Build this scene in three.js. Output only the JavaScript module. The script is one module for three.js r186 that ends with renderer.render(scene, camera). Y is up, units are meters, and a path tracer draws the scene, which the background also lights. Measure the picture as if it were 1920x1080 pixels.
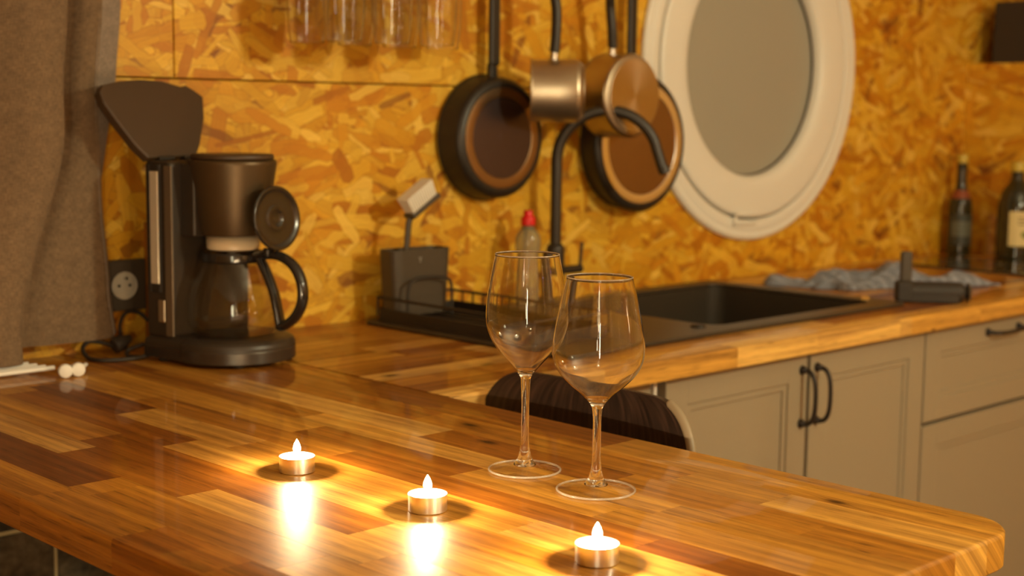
import * as THREE from 'three';
import { RoundedBoxGeometry } from 'three/addons/geometries/RoundedBoxGeometry.js';
import { mergeGeometries, toCreasedNormals } from 'three/addons/utils/BufferGeometryUtils.js';
import { RectAreaLightUniformsLib } from 'three/addons/lights/RectAreaLightUniformsLib.js';
import { ImprovedNoise } from 'three/addons/math/ImprovedNoise.js';

// ───────────────────────── camera, light, exposure
const scene = new THREE.Scene();
const renderer = new THREE.WebGLRenderer({ antialias: true });
renderer.toneMapping = THREE.LinearToneMapping;
renderer.toneMappingExposure = 1.12;
renderer.shadowMap.enabled = true;
scene.background = new THREE.Color(0x000000);           // a closed room at night

const D2R = Math.PI / 180, V = (x, y, z) => new THREE.Vector3(x, y, z);
const camera = new THREE.PerspectiveCamera(22.509, 16 / 9, 0.05, 30);
{
  const yaw = 44.186 * D2R, pitch = 6.932 * D2R, roll = 0.646 * D2R;
  const f0 = V(Math.sin(yaw), 0, -Math.cos(yaw)), rt = V(Math.cos(yaw), 0, Math.sin(yaw)), up0 = V(0, 1, 0);
  const fwd = f0.clone().multiplyScalar(Math.cos(pitch)).addScaledVector(up0, -Math.sin(pitch));
  const up = up0.clone().multiplyScalar(Math.cos(pitch)).addScaledVector(f0, Math.sin(pitch));
  const r2 = rt.clone().multiplyScalar(Math.cos(roll)).addScaledVector(up, Math.sin(roll));
  const u2 = up.clone().multiplyScalar(Math.cos(roll)).addScaledVector(rt, -Math.sin(roll));
  camera.position.set(-0.9398, 1.282, 2.078);
  camera.quaternion.setFromRotationMatrix(new THREE.Matrix4().makeBasis(r2, u2, fwd.clone().negate()));
  camera.focus = 1.5;
  camera.userData.fStop = 5.0;
}
const WARM = new THREE.Color().setRGB(1.0, 0.91, 0.58);
const FLAME = new THREE.Color().setRGB(1.0, 0.72, 0.40);
const MAIN_CD = 6.0, COLUMN_NITS = 34, CANDLE_CD = 0.135, FLAME_GLOW = 60;

// ───────────────────────── helpers
let seed = 20240611;
const rnd = () => { seed = (seed + 0x6D2B79F5) | 0; let t = Math.imul(seed ^ (seed >>> 15), 1 | seed); t = (t + Math.imul(t ^ (t >>> 7), 61 | t)) ^ t; return ((t ^ (t >>> 14)) >>> 0) / 4294967296; };
const rr = (a, b) => a + (b - a) * rnd();
const pick = (a) => a[Math.floor(rnd() * a.length)];
const taken = new Map();
function numbered(n) { const k = taken.get(n) ?? 0; taken.set(n, k + 1); return k ? `${n}_${String(k).padStart(3, '0')}` : n; }
function shade(o) { o.castShadow = true; o.receiveShadow = true; return o; }
function mesh(name, geo, mat, parent) { const m = shade(new THREE.Mesh(geo, mat)); m.name = parent ? name : numbered(name); (parent ?? scene).add(m); return m; }
function tag(o, label, category, group) { o.userData.label = label; o.userData.category = category; if (group) o.userData.group = group; return o; }
function thing(name, label, category, x = 0, y = 0, z = 0, turn = 0, group) {
  const g = new THREE.Group(); g.name = numbered(name); g.position.set(x, y, z); g.rotation.y = turn; scene.add(g);
  return tag(g, label, category, group);
}
function struct(o) { o.userData.kind = 'structure'; return o; }
function clean(g) {
  let q = g.index ? g.toNonIndexed() : g.clone();
  for (const k of Object.keys(q.attributes)) if (!['position', 'normal', 'uv'].includes(k)) q.deleteAttribute(k);
  if (!q.attributes.uv) q.setAttribute('uv', new THREE.BufferAttribute(new Float32Array(q.attributes.position.count * 2), 2));
  if (!q.attributes.normal) q.computeVertexNormals();
  q.morphAttributes = {}; return q;
}
const merge = (l) => mergeGeometries(l.map(clean), false);
const at = (g, x, y, z) => g.translate(x, y, z);
function box(x0, x1, y0, y1, z0, z1, r = 0) {           // a box by its limits, its edges rounded by r
  const w = x1 - x0, h = y1 - y0, d = z1 - z0;
  const g = r > 0 ? new RoundedBoxGeometry(w, h, d, 2, Math.min(r, w / 2.01, h / 2.01, d / 2.01)) : new THREE.BoxGeometry(w, h, d);
  return g.translate((x0 + x1) / 2, (y0 + y1) / 2, (z0 + z1) / 2);
}
function lathe(pts, seg = 64) { return new THREE.LatheGeometry(pts.map(([r, y]) => new THREE.Vector2(Math.max(r, 0), y)), seg); }
function smooth(pts, n) { return new THREE.SplineCurve(pts.map(([a, b]) => new THREE.Vector2(a, b))).getPoints(n).map((p) => [p.x, p.y]); }
function tube(pts, r, seg = 48, rad = 12, closed = false) {
  const c = new THREE.CatmullRomCurve3(pts.map((p) => V(...p)), closed, 'centripetal');
  const g = new THREE.TubeGeometry(c, seg, r, rad, closed);
  if (closed) return g;
  const caps = [0, 1].map((t) => { const s = new THREE.SphereGeometry(r, rad, 6); const p = c.getPoint(t); return s.translate(p.x, p.y, p.z); });
  return merge([g, ...caps]);
}
function rod(a, b, r, seg = 12) {
  const A = V(...a), B = V(...b), d = B.clone().sub(A), g = new THREE.CylinderGeometry(r, r, d.length(), seg);
  g.applyQuaternion(new THREE.Quaternion().setFromUnitVectors(V(0, 1, 0), d.clone().normalize()));
  const m = A.add(B).multiplyScalar(0.5); return g.translate(m.x, m.y, m.z);
}
// a closed sheet of some thickness on a surface f(u, v)
function sheet(f, nu, nv, th, uvScale = [1, 1]) {
  const P = [], N = [];
  for (let j = 0; j <= nv; j++) for (let i = 0; i <= nu; i++) P.push(f(i / nu, j / nv));
  const id = (i, j) => j * (nu + 1) + i, q = (i, j) => P[id(Math.min(Math.max(i, 0), nu), Math.min(Math.max(j, 0), nv))];
  for (let j = 0; j <= nv; j++) for (let i = 0; i <= nu; i++) {
    const a = q(i + 1, j).clone().sub(q(i - 1, j)), b = q(i, j + 1).clone().sub(q(i, j - 1));
    N.push(a.cross(b).normalize());
  }
  const pos = [], uv = [], idx = [], K = P.length;
  for (const s of [0.5, -0.5]) for (let k = 0; k < K; k++) {
    pos.push(P[k].x + N[k].x * th * s, P[k].y + N[k].y * th * s, P[k].z + N[k].z * th * s);
    uv.push((k % (nu + 1)) / nu * uvScale[0], Math.floor(k / (nu + 1)) / nv * uvScale[1]);
  }
  for (let j = 0; j < nv; j++) for (let i = 0; i < nu; i++) {
    const a = id(i, j), b = id(i + 1, j), c = id(i + 1, j + 1), d = id(i, j + 1);
    idx.push(a, b, c, a, c, d, a + K, c + K, b + K, a + K, d + K, c + K);
  }
  const side = (a, b) => idx.push(a, a + K, b, b, a + K, b + K);
  for (let i = 0; i < nu; i++) { side(id(i, 0), id(i + 1, 0)); side(id(i + 1, nv), id(i, nv)); }
  for (let j = 0; j < nv; j++) { side(id(0, j + 1), id(0, j)); side(id(nu, j), id(nu, j + 1)); }
  const g = new THREE.BufferGeometry();
  g.setAttribute('position', new THREE.Float32BufferAttribute(pos, 3)); g.setAttribute('uv', new THREE.Float32BufferAttribute(uv, 2)); g.setIndex(idx);
  return toCreasedNormals(g, 0.9);
}
function roundRect(x0, y0, x1, y1, r, Cls = THREE.Shape) {
  const s = new Cls();
  s.moveTo(x0 + r, y0); s.lineTo(x1 - r, y0); s.absarc(x1 - r, y0 + r, r, -Math.PI / 2, 0); s.lineTo(x1, y1 - r); s.absarc(x1 - r, y1 - r, r, 0, Math.PI / 2);
  s.lineTo(x0 + r, y1); s.absarc(x0 + r, y1 - r, r, Math.PI / 2, Math.PI); s.lineTo(x0, y0 + r); s.absarc(x0 + r, y0 + r, r, Math.PI, 1.5 * Math.PI); s.closePath();
  return s;
}
const perlin = new ImprovedNoise();
const noise = (x, y, z = 0) => perlin.noise(x, y, z);
function fbm(x, y, z, o = 4) { let s = 0, a = 0.5; for (let i = 0; i < o; i++) { s += a * noise(x, y, z); x *= 2.03; y *= 2.03; z += 7.3; a *= 0.5; } return s; }
const std = (o) => new THREE.MeshStandardMaterial(o);
const phys = (o) => new THREE.MeshPhysicalMaterial(o);
const lin = (r, g, b) => new THREE.Color().setRGB(r, g, b);
function dataTex(w, h, fn, srgb = true) {
  const d = new Uint8Array(w * h * 4);
  for (let y = 0; y < h; y++) for (let x = 0; x < w; x++) { const c = fn(x / w, y / h), k = 4 * (y * w + x); for (let i = 0; i < 3; i++) d[k + i] = Math.max(0, Math.min(255, c[i] * 255)); d[k + 3] = 255; }
  const t = new THREE.DataTexture(d, w, h); t.wrapS = t.wrapT = THREE.RepeatWrapping; t.magFilter = THREE.LinearFilter; t.minFilter = THREE.LinearFilter;
  if (srgb) t.colorSpace = THREE.SRGBColorSpace; t.needsUpdate = true; return t;
}

// ───────────────────────── materials
// OSB: flakes of wood pressed flat, every which way
const OSB_SIDE = 1.3;
function osbTexture() {
  const n = 2048, c = document.createElement('canvas'); c.width = c.height = n; const g = c.getContext('2d');
  g.fillStyle = 'rgb(206,152,30)'; g.fillRect(0, 0, n, n);
  const tones = [[232, 186, 64], [222, 170, 42], [214, 156, 30], [226, 178, 54], [206, 144, 22], [196, 126, 16], [210, 148, 28], [236, 194, 84], [182, 112, 12], [216, 164, 46]];
  const px = n / OSB_SIDE;
  for (let k = 0; k < 5200; k++) {
    const L = rr(0.035, 0.14) * px, W = rr(0.009, 0.036) * px, x = rnd() * n, y = rnd() * n, a = rnd() < 0.55 ? rr(-0.6, 0.6) : rnd() * Math.PI;
    const dark = rnd() < 0.05, t = dark ? [120, 66, 18] : pick(tones), j = rr(-12, 12);
    const pts = []; const m = 7;
    for (let i = 0; i <= m; i++) pts.push([(-0.5 + i / m) * L, -W / 2 * rr(0.6, 1) * (i === 0 || i === m ? rr(0.3, 0.9) : 1)]);
    for (let i = m; i >= 0; i--) pts.push([(-0.5 + i / m) * L + rr(-4, 4), W / 2 * rr(0.6, 1) * (i === 0 || i === m ? rr(0.3, 0.9) : 1)]);
    for (const ox of [-n, 0, n]) for (const oy of [-n, 0, n]) {
      const X = x + ox, Y = y + oy; if (X < -L || X > n + L || Y < -L || Y > n + L) continue;
      g.save(); g.translate(X, Y); g.rotate(a);
      g.beginPath(); pts.forEach(([u, v], i) => (i ? g.lineTo(u, v) : g.moveTo(u, v))); g.closePath();
      g.globalAlpha = dark ? 0.5 : 0.8; g.fillStyle = `rgb(${t[0] + j | 0},${t[1] + j | 0},${t[2] + j * 0.6 | 0})`; g.fill();
      g.globalAlpha = 0.2; g.strokeStyle = 'rgb(110,60,10)'; g.lineWidth = 1.6; g.stroke();
      g.globalAlpha = 0.16; g.strokeStyle = 'rgb(120,66,16)'; g.lineWidth = 1;
      for (let q = 0; q < 4; q++) { const v = W * (-0.36 + 0.24 * q); g.beginPath(); g.moveTo(-L * 0.45, v); g.lineTo(L * 0.45, v + W * 0.05); g.stroke(); }
      g.restore();
    }
  }
  g.globalAlpha = 1;
  const t = new THREE.CanvasTexture(c); t.wrapS = t.wrapT = THREE.RepeatWrapping; t.colorSpace = THREE.SRGBColorSpace; return t;
}
const osbTex = osbTexture();
const OSB = phys({ map: osbTex, roughness: 0.5, bumpMap: osbTex, bumpScale: 0.0006, specularIntensity: 0.8 });
function metricUV(g, fn) { const p = g.attributes.position, uv = new Float32Array(p.count * 2); for (let i = 0; i < p.count; i++) { const [a, b] = fn(p.getX(i), p.getY(i), p.getZ(i)); uv[2 * i] = a; uv[2 * i + 1] = b; } g.setAttribute('uv', new THREE.BufferAttribute(uv, 2)); return g; }

// butcher block wood: streaks along v, a little figure, some knots
function woodTexture(w, h, k, knots) {
  const spots = []; for (let i = 0; i < knots; i++) spots.push([rnd(), rnd(), rr(0.012, 0.03)]);
  return dataTex(w, h, (u, v) => {
    const X = u * 0.3, Z = v * 1.0;
    let bend = 0, knot = 0;
    for (const [a, b, s] of spots) { const dx = (u - a) * 0.3, dz = (v - b) * 1.0; const q = Math.exp(-(dx * dx + dz * dz * 0.16) / (s * s * 0.25)); bend += q * 0.012 * Math.sign(dx || 1); knot += Math.exp(-(dx * dx * 5 + dz * dz * 0.9) / (s * s * 0.2)); }
    const wob = 0.012 * noise(X * 9, Z * 2.2, k) + bend;
    const rings = Math.sin((X + wob) * 330 + 4 * noise(X * 14, Z * 1.4, k + 3));
    const fine = fbm((X + wob * 0.6) * 420, Z * 9, k + 9, 3), broad = fbm((X + wob) * 46, Z * 1.7, k + 5, 3), pore = Math.max(0, noise(X * 900, Z * 26, k + 17) - 0.32);
    let s = 0.80 + 0.045 * rings + 0.22 * fine + 0.30 * broad - 0.7 * pore - 0.62 * Math.min(knot, 1);
    const warm = 0.05 * broad;
    return [Math.min(1, s + 0.06), Math.min(1, s * (0.97 + warm)), Math.min(1, s * (0.93 + warm))];
  });
}
const grains = [woodTexture(384, 1024, 1.7, 1), woodTexture(384, 1024, 31.2, 3)];
const lacquer = dataTex(256, 256, (u, v) => { const s = 0.5 + 0.45 * fbm(u * 42, v * 42, 3, 3); return [s, s, s]; }, false);
const WOODS = {};
for (const [n, c] of Object.entries({ pale: [0.84, 0.58, 0.16], honey: [0.77, 0.48, 0.095], golden: [0.66, 0.37, 0.052], amber: [0.54, 0.265, 0.028], russet: [0.40, 0.165, 0.015], dark: [0.26, 0.092, 0.009] }))
  WOODS[n] = grains.map((t) => phys({ color: lin(...c), map: t, roughness: 0.46, specularIntensity: 0.5, bumpMap: lacquer, bumpScale: 0.0001, clearcoat: 0.42, clearcoatRoughness: 0.032 }));
const METALS = {
  steel: std({ color: lin(0.62, 0.60, 0.57), metalness: 1, roughness: 0.26 }),
  brushed: phys({ color: lin(0.50, 0.42, 0.31), metalness: 1, roughness: 0.34, anisotropy: 0.6 }),
  foil: std({ color: lin(0.86, 0.85, 0.83), metalness: 1, roughness: 0.3 }),
  burnt: std({ color: lin(0.10, 0.075, 0.08), metalness: 0.9, roughness: 0.38 }),
  bronze: std({ color: lin(0.30, 0.20, 0.11), metalness: 1, roughness: 0.36 }),
};
const BLACK = std({ color: lin(0.022, 0.017, 0.013), roughness: 0.42 });
const MATT = std({ color: lin(0.028, 0.020, 0.014), roughness: 0.62 });
const GREYPLASTIC = std({ color: lin(0.066, 0.049, 0.032), roughness: 0.5 });
const GLOSSBLACK = phys({ color: lin(0.012, 0.011, 0.011), roughness: 0.18, clearcoat: 0.6, clearcoatRoughness: 0.08 });
const GLASS = phys({ color: 0xffffff, transmission: 1, thickness: 0.002, ior: 1.5, roughness: 0.0 });
const THIN = phys({ color: 0xffffff, transmission: 1, thickness: 0, ior: 1.5, roughness: 0.0 });
const CLEAR = phys({ color: 0xffffff, transmission: 1, thickness: 0, ior: 1.5, roughness: 0.0, specularIntensity: 0.55 });
const POLISHED = phys({ color: lin(0.92, 0.88, 0.8), transmission: 0.82, thickness: 0.002, ior: 1.5, roughness: 0.16 });   // rounded glass edges
const WHITE = std({ color: lin(0.80, 0.78, 0.73), roughness: 0.42 });
const CREAM = phys({ color: lin(0.325, 0.265, 0.18), roughness: 0.45, specularIntensity: 0.6 });
const FRAMEWHITE = phys({ color: lin(0.80, 0.78, 0.72), roughness: 0.4 });
const IRON = std({ color: lin(0.03, 0.022, 0.018), roughness: 0.45, metalness: 0.3 });

// ───────────────────────── the room
const H = 0.9, T = 0.0344, XB = 0.339, XN = -0.3196, ZF = 0.6459, ZE = 1.464;
const WX = { l: -2.9, r: 2.86, ur: 3.12 }, WZ = 4.7, CEIL = 2.45;
const WIN = { x: 1.867, y: 1.3953, r: 0.41 };
const wall = struct(new THREE.Group()); wall.name = 'wall_back'; scene.add(wall);
function osbPanel(parent, x0, x1, y0, y1, hole) {        // a board standing in the back wall plane, its face at z = 0
  const gap = 0.0012, s = new THREE.Shape();
  s.moveTo(x0 + gap, y0 + gap); s.lineTo(x1 - gap, y0 + gap); s.lineTo(x1 - gap, y1 - gap); s.lineTo(x0 + gap, y1 - gap); s.closePath();
  if (hole) { const p = new THREE.Path(); p.absarc(WIN.x, WIN.y, 0.375, 0, Math.PI * 2, true); s.holes.push(p); }
  const g = clean(new THREE.ExtrudeGeometry(s, { depth: 0.018, bevelEnabled: true, bevelThickness: 0.001, bevelSize: 0.001, bevelOffset: -0.001, bevelSegments: 1, curveSegments: 64 }).translate(0, 0, -0.019));
  const ox = rnd(), oy = rnd(); metricUV(g, (x, y, z) => [(x + z) / OSB_SIDE + ox, y / OSB_SIDE + oy]);
  return mesh('osb_panel', g, OSB, parent);
}
// lower course up to 1.33 m, upper course above; the window is cut out of the boards it stands in
const SEAM = 1.3298;
osbPanel(wall, -1.0, 1.2, 0.892, SEAM); osbPanel(wall, WX.l, -1.0, 0.892, SEAM);
osbPanel(wall, WX.l, -0.9, SEAM, CEIL); osbPanel(wall, -0.9, 0.3135, SEAM, CEIL); osbPanel(wall, 0.3135, 1.2, SEAM, CEIL);
osbPanel(wall, 1.2, WX.ur, 0.0, CEIL, true);
osbPanel(wall, 0.39, 1.2, 0.0, 0.892);
osbPanel(wall, WX.l, -1.0, 0, 0.892);
mesh('wall_core', box(WX.l, WX.ur, 0, CEIL, -0.14, -0.0205), std({ color: lin(0.30, 0.19, 0.08), roughness: 0.9 }), wall);
// slate tiles with pale joints behind the peninsula
const slateTex = dataTex(256, 256, (u, v) => { const a = fbm(u * 7, v * 7, 2, 4), b = fbm(u * 40, v * 40, 8, 3); const s = 0.44 + 0.32 * a + 0.25 * b; return [s * 1.03, s * 0.98, s * 0.9]; });
const SLATES = [[0.56, 0.48, 0.33], [0.48, 0.42, 0.29], [0.62, 0.48, 0.33], [0.54, 0.5, 0.36]].map((c) => std({ color: lin(...c), map: slateTex, roughness: 0.55, bumpMap: slateTex, bumpScale: 0.002 }));
mesh('grout', box(-1.0, 0.39, 0, 0.891, -0.0205, -0.004), std({ color: lin(0.62, 0.52, 0.28), roughness: 0.9 }), wall);
for (let i = 0; i < 5; i++) for (let j = 0; j < 3; j++) {
  const x1 = 0.388 - i * 0.3 + 0, x0 = x1 - 0.3, y0 = j * 0.3165, y1 = Math.min(y0 + 0.3165, 0.892);
  const g = box(Math.max(x0, -0.999) + 0.0035, x1 - 0.0035, y0 + 0.0035, y1 - 0.0035, -0.012, 0.0005 - 0.001 * rnd(), 0.0015);
  const ox = rnd(), oy = rnd(); metricUV(g, (x, y) => [x / 0.5 + ox, y / 0.5 + oy]);
  mesh('tile', g, pick(SLATES), wall);
}
function wallSlab(name, x0, x1, y0, y1, z0, z1, map) {
  const g = box(x0, x1, y0, y1, z0, z1); metricUV(g, (x, y, z) => map === 'floor' ? [x / OSB_SIDE, z / OSB_SIDE] : [(x + z) / OSB_SIDE, y / OSB_SIDE]);
  return g;
}
struct(mesh('wall_left', wallSlab('l', WX.l - 0.12, WX.l, 0, CEIL, -0.14, WZ + 0.12), OSB));
struct(mesh('wall_front', wallSlab('f', WX.l, WX.ur, 0, CEIL, WZ, WZ + 0.12), OSB));
const wr = struct(new THREE.Group()); wr.name = 'wall_right'; scene.add(wr);
mesh('upper_board', wallSlab('r', WX.ur, WX.ur + 0.1, 0, CEIL, -0.14, WZ + 0.12), OSB, wr);
mesh('boxing_board', (() => { const g = wallSlab('b', WX.r, WX.r + 0.02, 0, 1.412, 0, 1.6); return metricUV(g, (x, y, z) => [z / OSB_SIDE + 0.37, y / OSB_SIDE + 0.61]); })(), OSB, wr);
mesh('ledge_board', (() => { const g = wallSlab('t', WX.r - 0.001, WX.ur, 1.412, 1.432, 0, 1.6); return metricUV(g, (x, y, z) => [z / OSB_SIDE + 0.37, (x + y) / OSB_SIDE]); })(), OSB, wr);
struct(mesh('floor', (() => { const g = box(WX.l - 0.12, WX.ur + 0.12, -0.1, 0, -0.14, WZ + 0.12); return metricUV(g, (x, y, z) => [x / 0.3, z / 1.0]); })(), phys({ color: lin(0.34, 0.2, 0.09), map: grains[0], roughness: 0.45 })));
struct(mesh('ceiling', (() => { const g = box(WX.l - 0.12, WX.ur + 0.12, CEIL, CEIL + 0.1, -0.14, WZ + 0.12); return metricUV(g, (x, y, z) => [x / OSB_SIDE, z / OSB_SIDE]); })(), std({ color: lin(0.72, 0.66, 0.56), roughness: 0.85 })));

// round window
{
  const w = struct(new THREE.Group()); w.name = 'window_1'; w.position.set(WIN.x, WIN.y, 0); scene.add(w);
  const ring = (pts) => lathe(pts, 128).rotateX(Math.PI / 2);
  mesh('frame', ring([[0.372, -0.1], [0.36, -0.1], [0.36, 0.011], [0.366, 0.015], [0.384, 0.016], [0.388, 0.012], [0.393, 0.012], [0.398, 0.0155], [0.406, 0.0135], [0.41, 0.007], [0.41, 0.0005], [0.372, 0.0005], [0.372, -0.1]].reverse()), FRAMEWHITE, w);
  mesh('sash', ring([[0.3565, -0.05], [0.257, -0.05], [0.257, -0.004], [0.2595, 0.006], [0.266, 0.013], [0.276, 0.0155], [0.283, 0.0155], [0.287, 0.018], [0.345, 0.0185], [0.3535, 0.0165], [0.3565, 0.011], [0.3565, -0.05]].reverse()), FRAMEWHITE, w);
  mesh('gasket', ring([[0.2575, -0.02], [0.2545, -0.02], [0.2545, -0.011], [0.2575, -0.010], [0.2575, -0.02]].reverse()), std({ color: lin(0.05, 0.045, 0.04), roughness: 0.7 }), w);
  mesh('pane', new THREE.CylinderGeometry(0.257, 0.257, 0.008, 96).rotateX(Math.PI / 2).translate(0, 0, -0.02), phys({ color: lin(0.35, 0.34, 0.285), roughness: 0.55, specularIntensity: 0.9, clearcoat: 0.35, clearcoatRoughness: 0.3 }), w);
  const latch = merge([box(-0.088, 0.006, -0.350, -0.342, 0.017, 0.0235, 0.002), box(-0.088, -0.079, -0.371, -0.342, 0.017, 0.0235, 0.002), box(-0.088, 0.003, -0.371, -0.364, 0.012, 0.0235, 0.002)]);
  mesh('latch', latch, FRAMEWHITE, w);
}

// ───────────────────────── worktops, stave by stave
function insideNormal(o, x, z) {                         // is the point on the edge of the rounded outline, and which way is out
  const { x0, x1, z0, z1, r, open } = o, e = 1e-4;
  const cornered = (cx, cz, sx, sz) => { const dx = x - cx, dz = z - cz; if (dx * sx >= -1e-6 && dz * sz >= -1e-6) { const d = Math.hypot(dx, dz); if (Math.abs(d - r) < 2e-4) return [dx / d, dz / d]; } return null; };
  for (const [cx, cz, sx, sz] of o.corners) { const n = cornered(cx, cz, sx, sz); if (n) return n; }
  if (!open.includes('r') && Math.abs(x - x1) < e) return [1, 0];
  if (!open.includes('l') && Math.abs(x - x0) < e) return [-1, 0];
  if (!open.includes('f') && Math.abs(z - z1) < e) return [0, 1];
  if (!open.includes('b') && Math.abs(z - z0) < e) return [0, -1];
  return null;
}
function clipConvex(poly, clip) {                        // both counter-clockwise in (x, z)
  let out = poly;
  for (let i = 0; i < clip.length && out.length; i++) {
    const a = clip[i], b = clip[(i + 1) % clip.length], inp = out; out = [];
    const sd = (p) => (b[0] - a[0]) * (p[1] - a[1]) - (b[1] - a[1]) * (p[0] - a[0]);
    for (let k = 0; k < inp.length; k++) {
      const p = inp[k], q = inp[(k + 1) % inp.length], sp = sd(p), sq = sd(q);
      if (sp >= -1e-12) out.push(p);
      if ((sp > 1e-12 && sq < -1e-12) || (sp < -1e-12 && sq > 1e-12)) { const t = sp / (sp - sq); out.push([p[0] + (q[0] - p[0]) * t, p[1] + (q[1] - p[1]) * t]); }
    }
  }
  return out.filter((p, i) => { const q = out[(i + 1) % out.length]; return Math.hypot(p[0] - q[0], p[1] - q[1]) > 1e-6; });
}
function staveGeo(poly, o, lengthwise, ease) {
  // rings from the bottom up; outer edges are eased, inner joints get a hair of a bevel
  const K = poly.length, nrm = poly.map(([x, z]) => insideNormal(o, x, z));
  const cx = poly.reduce((s, p) => s + p[0], 0) / K, cz = poly.reduce((s, p) => s + p[1], 0) / K;
  const rings = [];
  const add = (y, k) => rings.push(poly.map(([x, z], i) => { const n = nrm[i]; if (n) { const s = ease * k; return [x - n[0] * s, y, z - n[1] * s]; } const s = 0.00012; return [x + (x < cx ? s : -s), y, z + (z < cz ? s : -s)]; }));
  add(H - T, 0.5); add(H - T + ease * 0.5, 0);
  for (let a = 0; a <= 3; a++) { const t = a / 3 * Math.PI / 2; add(H - ease + ease * Math.sin(t), 1 - Math.cos(t)); }
  const pos = [], uv = [], ou = rr(0.02, 0.7), ov = rnd();
  const put = (p, side) => { pos.push(...p); const along = lengthwise === 'z' ? p[2] : p[0], across = lengthwise === 'z' ? p[0] : p[2]; uv.push((across + (side ? p[1] - H : 0)) / 0.3 + ou, along + ov); };
  for (let s = 0; s + 1 < rings.length; s++) for (let i = 0; i < K; i++) { const j = (i + 1) % K, A = rings[s], B = rings[s + 1]; for (const p of [A[i], B[i], B[j], A[i], B[j], A[j]]) put(p, true); }
  const top = rings.at(-1), bot = rings[0];
  for (let i = 1; i + 1 < K; i++) { for (const p of [top[0], top[i + 1], top[i]]) put(p); for (const p of [bot[0], bot[i], bot[i + 1]]) put(p); }
  const g = new THREE.BufferGeometry(); g.setAttribute('position', new THREE.Float32BufferAttribute(pos, 3)); g.setAttribute('uv', new THREE.Float32BufferAttribute(uv, 2));
  g.computeVertexNormals(); return toCreasedNormals(g, 0.7);
}
const outlinePoly = (o) => {                             // counter-clockwise in (x, z)
  const p = [], arc = (cx, cz, a0) => { for (let i = 0; i <= 12; i++) { const a = a0 + i / 12 * Math.PI / 2; p.push([cx + o.r * Math.cos(a), cz + o.r * Math.sin(a)]); } };
  const has = (sx, sz) => o.corners.some((c) => c[2] === sx && c[3] === sz);
  has(-1, -1) ? arc(o.x0 + o.r, o.z0 + o.r, Math.PI) : p.push([o.x0, o.z0]);
  has(1, -1) ? arc(o.x1 - o.r, o.z0 + o.r, -Math.PI / 2) : p.push([o.x1, o.z0]);
  has(1, 1) ? arc(o.x1 - o.r, o.z1 - o.r, 0) : p.push([o.x1, o.z1]);
  has(-1, 1) ? arc(o.x0 + o.r, o.z1 - o.r, Math.PI / 2) : p.push([o.x0, o.z1]);
  return p;
};
const toneBag = ['pale', 'honey', 'honey', 'golden', 'golden', 'golden', 'amber', 'amber', 'amber', 'russet', 'russet', 'dark'];
let lastTone = '';
function tone() { let t = pick(toneBag); if (t === lastTone) t = pick(toneBag); lastTone = t; return pick(WOODS[t]); }
// peninsula: staves run away from the wall
{
  const g = thing('peninsula_worktop', 'glossy butcher block worktop of the peninsula carrying the wine glasses and candles', 'worktop');
  const r = 0.055, o = { x0: XN, x1: XB, z0: 0.0015, z1: ZE, r, open: 'b', corners: [[XB - r, ZE - r, 1, 1], [XN + r, ZE - r, -1, 1]] };
  const clip = outlinePoly(o);
  const widths = [0.0752, 0.0574, 0.0575, 0.045, 0.052, 0.046, 0.058, 0.048, 0.056, 0.047, 0.06, 0.0559];
  let x = XB; const rows = widths.map((w) => { const a = [x - w, x]; x -= w; return a; }); rows.at(-1)[0] = XN;
  // a few staves read off the photograph: [row, from z, to z, tone]
  const fixed = { 0: [[0, 0.52, 'russet'], [0.52, 0.98, 'russet'], [0.98, 1.47, 'golden']], 1: [[0, 0.33, 'amber'], [0.33, 0.72, 'russet'], [0.72, 1.13, 'amber'], [1.13, 1.25, 'golden'], [1.25, 1.47, 'honey']], 2: [[0, 0.36, 'golden'], [0.36, 0.80, 'pale'], [0.80, 1.09, 'russet'], [1.09, 1.47, 'amber']], 3: [[0, 0.22, 'russet'], [0.22, 0.62, 'amber'], [0.62, 1.0, 'honey'], [1.0, 1.47, 'golden']], 10: [[0, 0.35, 'golden'], [0.35, 0.74, 'dark'], [0.74, 1.1, 'amber'], [1.1, 1.47, 'golden']], 11: [[0, 0.55, 'amber'], [0.55, 0.93, 'amber'], [0.93, 1.47, 'russet']] };
  rows.forEach(([a, b], i) => {
    let segs = fixed[i];
    if (!segs) { segs = []; let z = 0, first = true; while (z < 1.47) { const L = rr(0.2, 0.52) * (first ? rr(0.4, 1) : 1); first = false; segs.push([z, Math.min(z + L, 1.47), null]); z += L; } }
    for (const [z0, z1, t] of segs) {
      const poly = clipConvex([[a, Math.max(z0, 0.0015)], [b, Math.max(z0, 0.0015)], [b, Math.min(z1, ZE)], [a, Math.min(z1, ZE)]], clip);
      if (poly.length < 3) continue;
      mesh('stave', staveGeo(poly, o, 'z', 0.0035), t ? pick(WOODS[t]) : tone(), g);
    }
  });
}
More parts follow.
